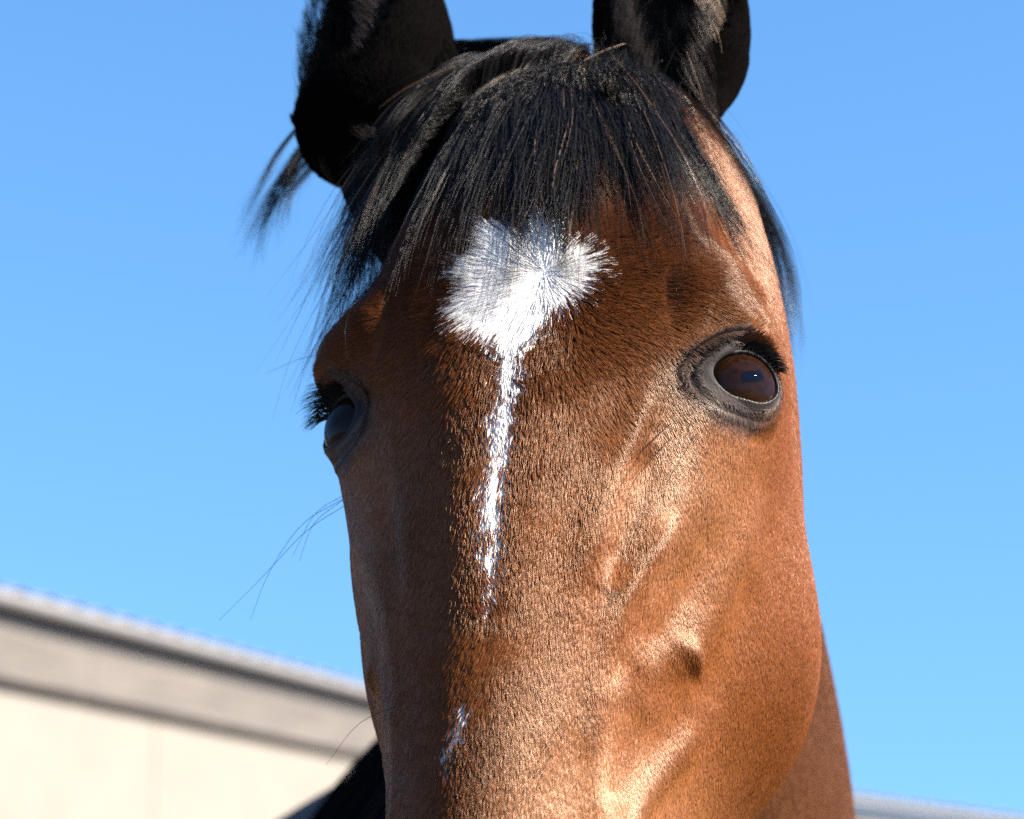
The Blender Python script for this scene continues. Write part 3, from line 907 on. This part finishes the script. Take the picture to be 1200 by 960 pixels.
# mane: behind the near ear, across the poll and down the neck
sets = [strands(EARBACK, int(60 * HAIR), .0022, .0065, lenvar=(.7, 1.1), wob=.004, clump=.92, clumps=2, rad=.0001),
        strands(BRIDGE, int(260 * HAIR), .0035, .0045, clump=.3, lenvar=(.95, 1.05)),
        strands([[tuple(w2l((.072, .235 + .02 * i, 1.795 - .012 * i))), tuple(w2l((.112, .25 + .02 * i, 1.832 - .022 * i)))] + (np.array(g) - np.array([.019, 0, 0])).tolist() for i, g in enumerate(RIGHTMANE)], int(420 * HAIR), .0040, .0050, lenvar=(.7, 1.1), wob=.004, clump=.5, clumps=9),
        strands(fl, 3, .0012, .002, clumps=1, rad=.00008)]
hair_part("mane_tuft", sets, black_cols)

def mane():
    """the mane falls from the crest of the neck, most of it to the far side"""
    P = []; R = []
    K = 14
    n_far, n_near = int(15000 * HAIR), int(2600 * HAIR)
    idx = len([1 for q in nt_ if q[1] < 1.08])
    top = np.array([x[0] for x in NECK_TOP]); sxs = np.array([x[1] for x in NECK_TOP]); ups = np.array([x[2] for x in NECK_TOP])
    cen = nt_[:, :3]; hw = nt_[:, 3]; hd = nt_[:, 4]
    for side, n, smax, reach in ((-1, n_far, 1.0, 1.0), (1, n_near, .30, .34)):
        s_ = rng.uniform(3, (idx - 2) * smax, n)
        lock = np.floor(s_ * 1.6 + rng.normal(0, .25, n)).astype(int)
        lrand = rng.random(lock.max() + 2); lock = np.clip(lock, 0, lock.max())
        ln = reach * (.72 + .35 * lrand[lock]) * rng.uniform(.85, 1.05, n)
        out_ = .004 + (.034 if side < 0 else .018) * rng.random(n)
        drift = rng.normal(0, .6, n) + (lrand[lock] - .5) * 3
        pts = np.empty((n, K, 3))
        for j in range(K):
            t = j / (K - 1)
            si = np.clip(s_ + drift * t + 1.5 * t, 0, len(cen) - 1.01)
            i0 = si.astype(int); fr = (si - i0)[:, None]
            lerp = lambda a: a[i0] * (1 - fr) + a[i0 + 1] * fr
            c, sx, up = lerp(cen), lerp(sxs), lerp(ups)
            w = lerp(hw[:, None])[:, 0]; d = lerp(hd[:, None])[:, 0]
            a = t * ln * 2.0
            a2 = np.minimum(a, 1.75)
            topf = .30
            xw = (w + out_) * np.sin(a2) * (1 - topf * np.clip(np.cos(a2), 0, 1)) + .012 * np.sin(a2 * 2)
            dd = (d + out_) * np.cos(a2)
            q = c + sx * (side * xw)[:, None] + up * dd[:, None]
            q[:, 2] -= np.maximum(a - 1.75, 0) * d
            pts[:, j] = q
        pts += (lrand[lock][:, None, None] - .5) * .006
        P.append(pts)
        tt = np.linspace(0, 1, K)
        R.append(.00016 * rng.uniform(.7, 1.2, n)[:, None] * np.where(tt > .8, 1 - (tt - .8) * 4, 1)[None])
    o = hair_object("mane", np.concatenate(P), np.concatenate(R), fur_shader("mane_hair", .4, .4, (1, 1, 1)), horse, black_cols(sum(len(p) for p in P)))
    o["kind"] = "stuff"
mane()

# lashes
for s in (-1, 1):
    c, d, a, b = EYES[s]
    P = []
    n = 420 if s < 0 else 300
    for i in range(n):
        th_ = rng.uniform(.08, .90) * PI
        ea, eb = -math.cos(th_), math.sin(th_)
        k = 1.10 / float(lid_f(np.array([ea * .012]), np.array([eb * .012]))[0]) * .012 * rng.uniform(.97, 1.16)
        ea *= k; eb *= k
        z = math.sqrt(max((ER + .0020) ** 2 - ea * ea - eb * eb, 1e-8))
        p0 = c + a * ea + b * eb + d * z
        ou = (p0 - c) / np.linalg.norm(p0 - c)
        L_ = rng.uniform(.009, .0155) * (.55 + .45 * math.sin(th_)) * (1.25 if ea > 0 else .8) * (1.45 if s < 0 else .62)
        dirr = ou * .75 + b * .12 + a * (.35 + ea * 20) + rng.normal(0, .10, 3); dirr /= np.linalg.norm(dirr)
        t = np.linspace(0, 1, 6)[:, None]
        P.append(p0 + dirr * L_ * t - b * L_ * .55 * t ** 2)
    P = np.array(P)
    r = np.array([.00021, .0002, .00018, .00014, .0001, .00003]) * np.ones((len(P), 1))
    o = hair_object("eyelashes", l2w(P), r, fur_shader("eyelash_hair", .35, .5, (1, 1, 1), .08), horse, np.full((len(P), 3), .003)); o["kind"] = "stuff"

# long feelers round the eyes and on the nose
F_ = [[(.077,-.028,-.016),(.087,-.052,-.010),(.093,-.085,-.018),(.092,-.105,-.030)], [(.092,-.030,-.028),(.104,-.045,-.018),(.112,-.058,-.020)],
      [(.084,-.026,-.020),(.092,-.034,-.008),(.103,-.044,-.004)], [(.080,-.030,-.020),(.074,-.046,-.010),(.063,-.056,-.004)],
      [(.083,-.033,-.022),(.082,-.055,-.012),(.079,-.080,-.012)],
      [(-.105,-.030,-.070),(-.122,-.048,-.062),(-.135,-.075,-.060),(-.142,-.100,-.062)], [(-.104,-.034,-.070),(-.118,-.055,-.058),(-.136,-.082,-.054),(-.155,-.104,-.054)],
      [(-.105,-.026,-.072),(-.120,-.038,-.070),(-.129,-.062,-.070)], [(-.106,-.029,-.072),(-.118,-.046,-.066),(-.124,-.066,-.068)],
      [(.046,-.184,-.014),(.052,-.198,-.006),(.055,-.215,-.004),(.054,-.232,-.008)], [(.044,-.178,-.014),(.048,-.190,-.006),(.050,-.200,-.004)],
      [(-.094,.040,-.050),(-.125,.044,-.050),(-.150,.036,-.050)], [(-.040,-.165,-.030),(-.060,-.180,-.020),(-.074,-.200,-.020)]]
t = np.linspace(0, 1, 9)
P = np.array([herm(np.linspace(0, 1, len(f)), np.array(f), t) for f in F_])
r = np.full((len(P), 9), .00013) * np.linspace(1.1, .5, 9)
o = hair_object("feeler_hair", l2w(P), r, black_mat, horse, np.full((len(P), 3), .02)); o["kind"] = "stuff"

# the long hair that fills the ears
def ear_fill():
    P = []; cols = []
    for ei, (base, A, F, Sd, ln, rad) in enumerate(EAR_L):
        n = int(12000 * HAIR)
        t = rng.uniform(-.04, .85, n); an = rng.uniform(-1.0, 1.0, n) * 2.2
        prof_ = np.interp(t, [-.05, .07, .2, .4, .6, .8, .93, 1.], [.6, .78, 1.0, 1.03, .92, .66, .33, .06]) * rad * .82
        p0 = base + A * (t * ln)[:, None] + (-np.cos(an)[:, None] * F * .92 + np.sin(an)[:, None] * Sd) * prof_[:, None]
        inw = -(-np.cos(an)[:, None] * F * .2 + np.sin(an)[:, None] * Sd)
        dr = F * 1.0 + inw * rng.uniform(.1, .9, n)[:, None] + A * rng.uniform(-.15, .9, n)[:, None] + rng.normal(0, .22, (n, 3))
        dr /= np.linalg.norm(dr, axis=1)[:, None]
        L_ = rng.uniform(.018, .036, n) * (.6 if ei == 0 else 1) * np.interp(t, [0, .5, .9], [1.05, .9, .35])
        tt = np.linspace(0, 1, 6)
        q = p0[:, None] + dr[:, None] * (L_[:, None] * tt)[:, :, None] + (A * .35 - F * .25)[None, None] * (L_[:, None] * tt ** 2)[:, :, None]
        lk = np.floor(np.stack([t * 16, an * 5], 1) + rng.normal(0, .15, (n, 2))).astype(int)
        _, inv = np.unique(lk[:, 0] * 1000 + lk[:, 1], return_inverse=True); m = inv.max() + 1; cnt = np.bincount(inv, minlength=m)
        for j in range(1, 6):
            mean = np.stack([np.bincount(inv, q[:, j, k_], m) / cnt for k_ in range(3)], 1)[inv]
            q[:, j] += (mean - q[:, j]) * .55 * tt[j]
        cc = np.array([.014, .011, .010]) * np.exp(rng.normal(0, .3, n))[:, None]
        if ei == 1:
            br = (rng.random(m)[inv] < .22) & (an > -.2)
            cc[br] = np.array([.15, .095, .055]) * rng.uniform(.5, 1.3, br.sum())[:, None]
        P.append(q); cols.append(cc)
    P = np.concatenate(P)
    r = np.array([.00011, .00011, .0001, .00009, .00007, .00002]) * np.ones((len(P), 1))
    o = hair_object("ear_hair", l2w(P), r, fur_shader("ear_hair", .4, .5, (1, .95, .9), .06), horse, np.concatenate(cols)); o["kind"] = "stuff"
ear_fill()
# ------------------------------------------------------------------ ground
def ground():
    m = plain_mat("paddock_earth", (.080, .052, .030), .95, .45, .9, bump=.6)
    v = []; f = []
    n = 60; ext = 1500
    xs = np.sign(np.linspace(-1, 1, n)) * np.abs(np.linspace(-1, 1, n)) ** 3 * ext
    for y in xs:
        for x in xs:
            r = math.hypot(x, y)
            v.append((x, y, (math.sin(x * .35 + 1) * math.cos(y * .27) * .03) * (1 if r > 3 else r / 3)))
    for i in range(n - 1):
        for j in range(n - 1):
            a = i * n + j; f.append((a, a + 1, a + n + 1, a + n))
    me_ = bpy.data.meshes.new("ground"); me_.from_pydata(v, [], f); me_.update()
    g = link_mesh("ground", me_, m); g["kind"] = "structure"
ground()

# ------------------------------------------------------------------ the building behind
def box_mesh(name, x0, x1, y0, y1, z0, z1, bev=.006):
    bm = bmesh.new()
    bmesh.ops.create_cube(bm, size=1)
    for v in bm.verts:
        v.co = Vector(((x0 + x1) / 2 + v.co.x * (x1 - x0), (y0 + y1) / 2 + v.co.y * (y1 - y0), (z0 + z1) / 2 + v.co.z * (z1 - z0)))
    if bev: bmesh.ops.bevel(bm, geom=bm.edges[:], offset=bev, segments=1, affect='EDGES')
    me_ = bpy.data.meshes.new(name); bm.to_mesh(me_); bm.free()
    return me_
m_wall = plain_mat("cream_render", (.138, .126, .107), .85, .07, 1.5, bump=.15)
m_fascia = plain_mat("weathered_timber", (.076, .067, .059), .8, .35, 3.0, (.6, 6, 9), bump=.4)
m_roof = plain_mat("zinc_roof_sheet", (.20, .205, .215), .5, .12, 2.0, metallic=.3)
m_gut = plain_mat("grey_gutter", (.20, .20, .205), .45, .06, 3.0)
m_dark = plain_mat("dark_batten", (.125, .122, .114), .8, .2, 6.0)
m_seam = plain_mat("joint_mortar", (.5, .44, .36), .9)
def building(name, origin, yaw, length, height, depth, label, bays):
    """local x runs along the eave, local y goes into the building"""
    r = bpy.data.objects.new(name, None); COL.objects.link(r)
    r.location = origin; r.rotation_euler = (0, 0, yaw)
    tag(r, label, "building")
    x = 0.0
    for i, w in enumerate(bays):
        link_mesh("wall_panel", box_mesh("wall_panel", x + .005, x + w - .005, 0.0, .16, 0, height - .52 + .03), m_wall, r)
        x += w
    link_mesh("wall_core", box_mesh("wall_core", 0, length, .035, depth, 0, height - .5, 0), m_seam, r)
    x = 0
    while x < length:
        w = min(3.6, length - x)
        link_mesh("fascia_board", box_mesh("fascia_board", x, x + w - .006, -.085, -.02, height - .50, height - .205), m_fascia, r)
        x += w
    link_mesh("soffit", box_mesh("soffit", 0, length, -.019, .15, height - .30, height - .26, 0), m_fascia, r)
    link_mesh("batten", box_mesh("batten", 0, length, -.085, -.052, height - .20, height - .13, .004), m_dark, r)
    # gutter: a half-round channel
    bm = bmesh.new(); prev = None; R_ = .072
    for k in range(15):
        a = PI + PI * k / 14
        cy, cz = -.165 + R_ * math.cos(a), height - .045 + R_ * math.sin(a)
        pr = [bm.verts.new((0, cy, cz)), bm.verts.new((length, cy, cz)), bm.verts.new((length, -.165 + (R_ - .006) * math.cos(a), height - .045 + (R_ - .006) * math.sin(a))), bm.verts.new((0, -.165 + (R_ - .006) * math.cos(a), height - .045 + (R_ - .006) * math.sin(a)))]
        if prev:
            for q in range(4): bm.faces.new((prev[q], prev[(q+1) % 4], pr[(q+1) % 4], pr[q]))
        prev = pr
    bmesh.ops.recalc_face_normals(bm, faces=bm.faces[:])
    gm = bpy.data.meshes.new("gutter"); bm.to_mesh(gm); bm.free(); link_mesh("gutter", gm, m_gut, r)
    # low-pitched trapezoidal roof sheets
    x = 0; pitch = math.tan(math.radians(9))
    while x < length - .01:
        w = min(1.2, length - x)
        v = []; f = []
        n = 24
        for i in range(n + 1):
            px_ = x + w * i / n; rib = .024 if (i % 6) in (0, 1) else 0
            for (yy) in (-.14, depth):
                v.append((px_, yy, height + (yy + .14) * pitch + rib)); v.append((px_, yy, height + (yy + .14) * pitch + rib - .004))
        for i in range(n):
            a = i * 4; b = a + 4
            f += [(a, b, b + 2, a + 2), (a + 1, a + 3, b + 3, b + 1), (a, a + 1, b + 1, b), (a + 2, b + 2, b + 3, a + 3)]
        sm = bpy.data.meshes.new("roof_sheet"); sm.from_pydata(v, [], f); sm.update()
        link_mesh("roof_sheet", sm, m_roof, r)
        x += w
    return r
building("stable_building", (-2.868 - 6 * .3816 - .2 * .9243, 13.012 - 6 * .9243 + .2 * .3816, 0), math.radians(67.57), 17.5, 3.694, 7.0,
         "long cream rendered stable building with weathered timber fascia under its grey gutter", [8.1, 4.7, 4.7])
building("outbuilding", (3.276 - 3 * .5878 - .16 * .809, 22.994 - 3 * .809 + .16 * .5878, 0), math.radians(54), 26, 3.344, 6.0,
         "low far outbuilding whose pale roof edge shows beyond the horse's neck", [6.5, 6.5, 6.5, 6.5])
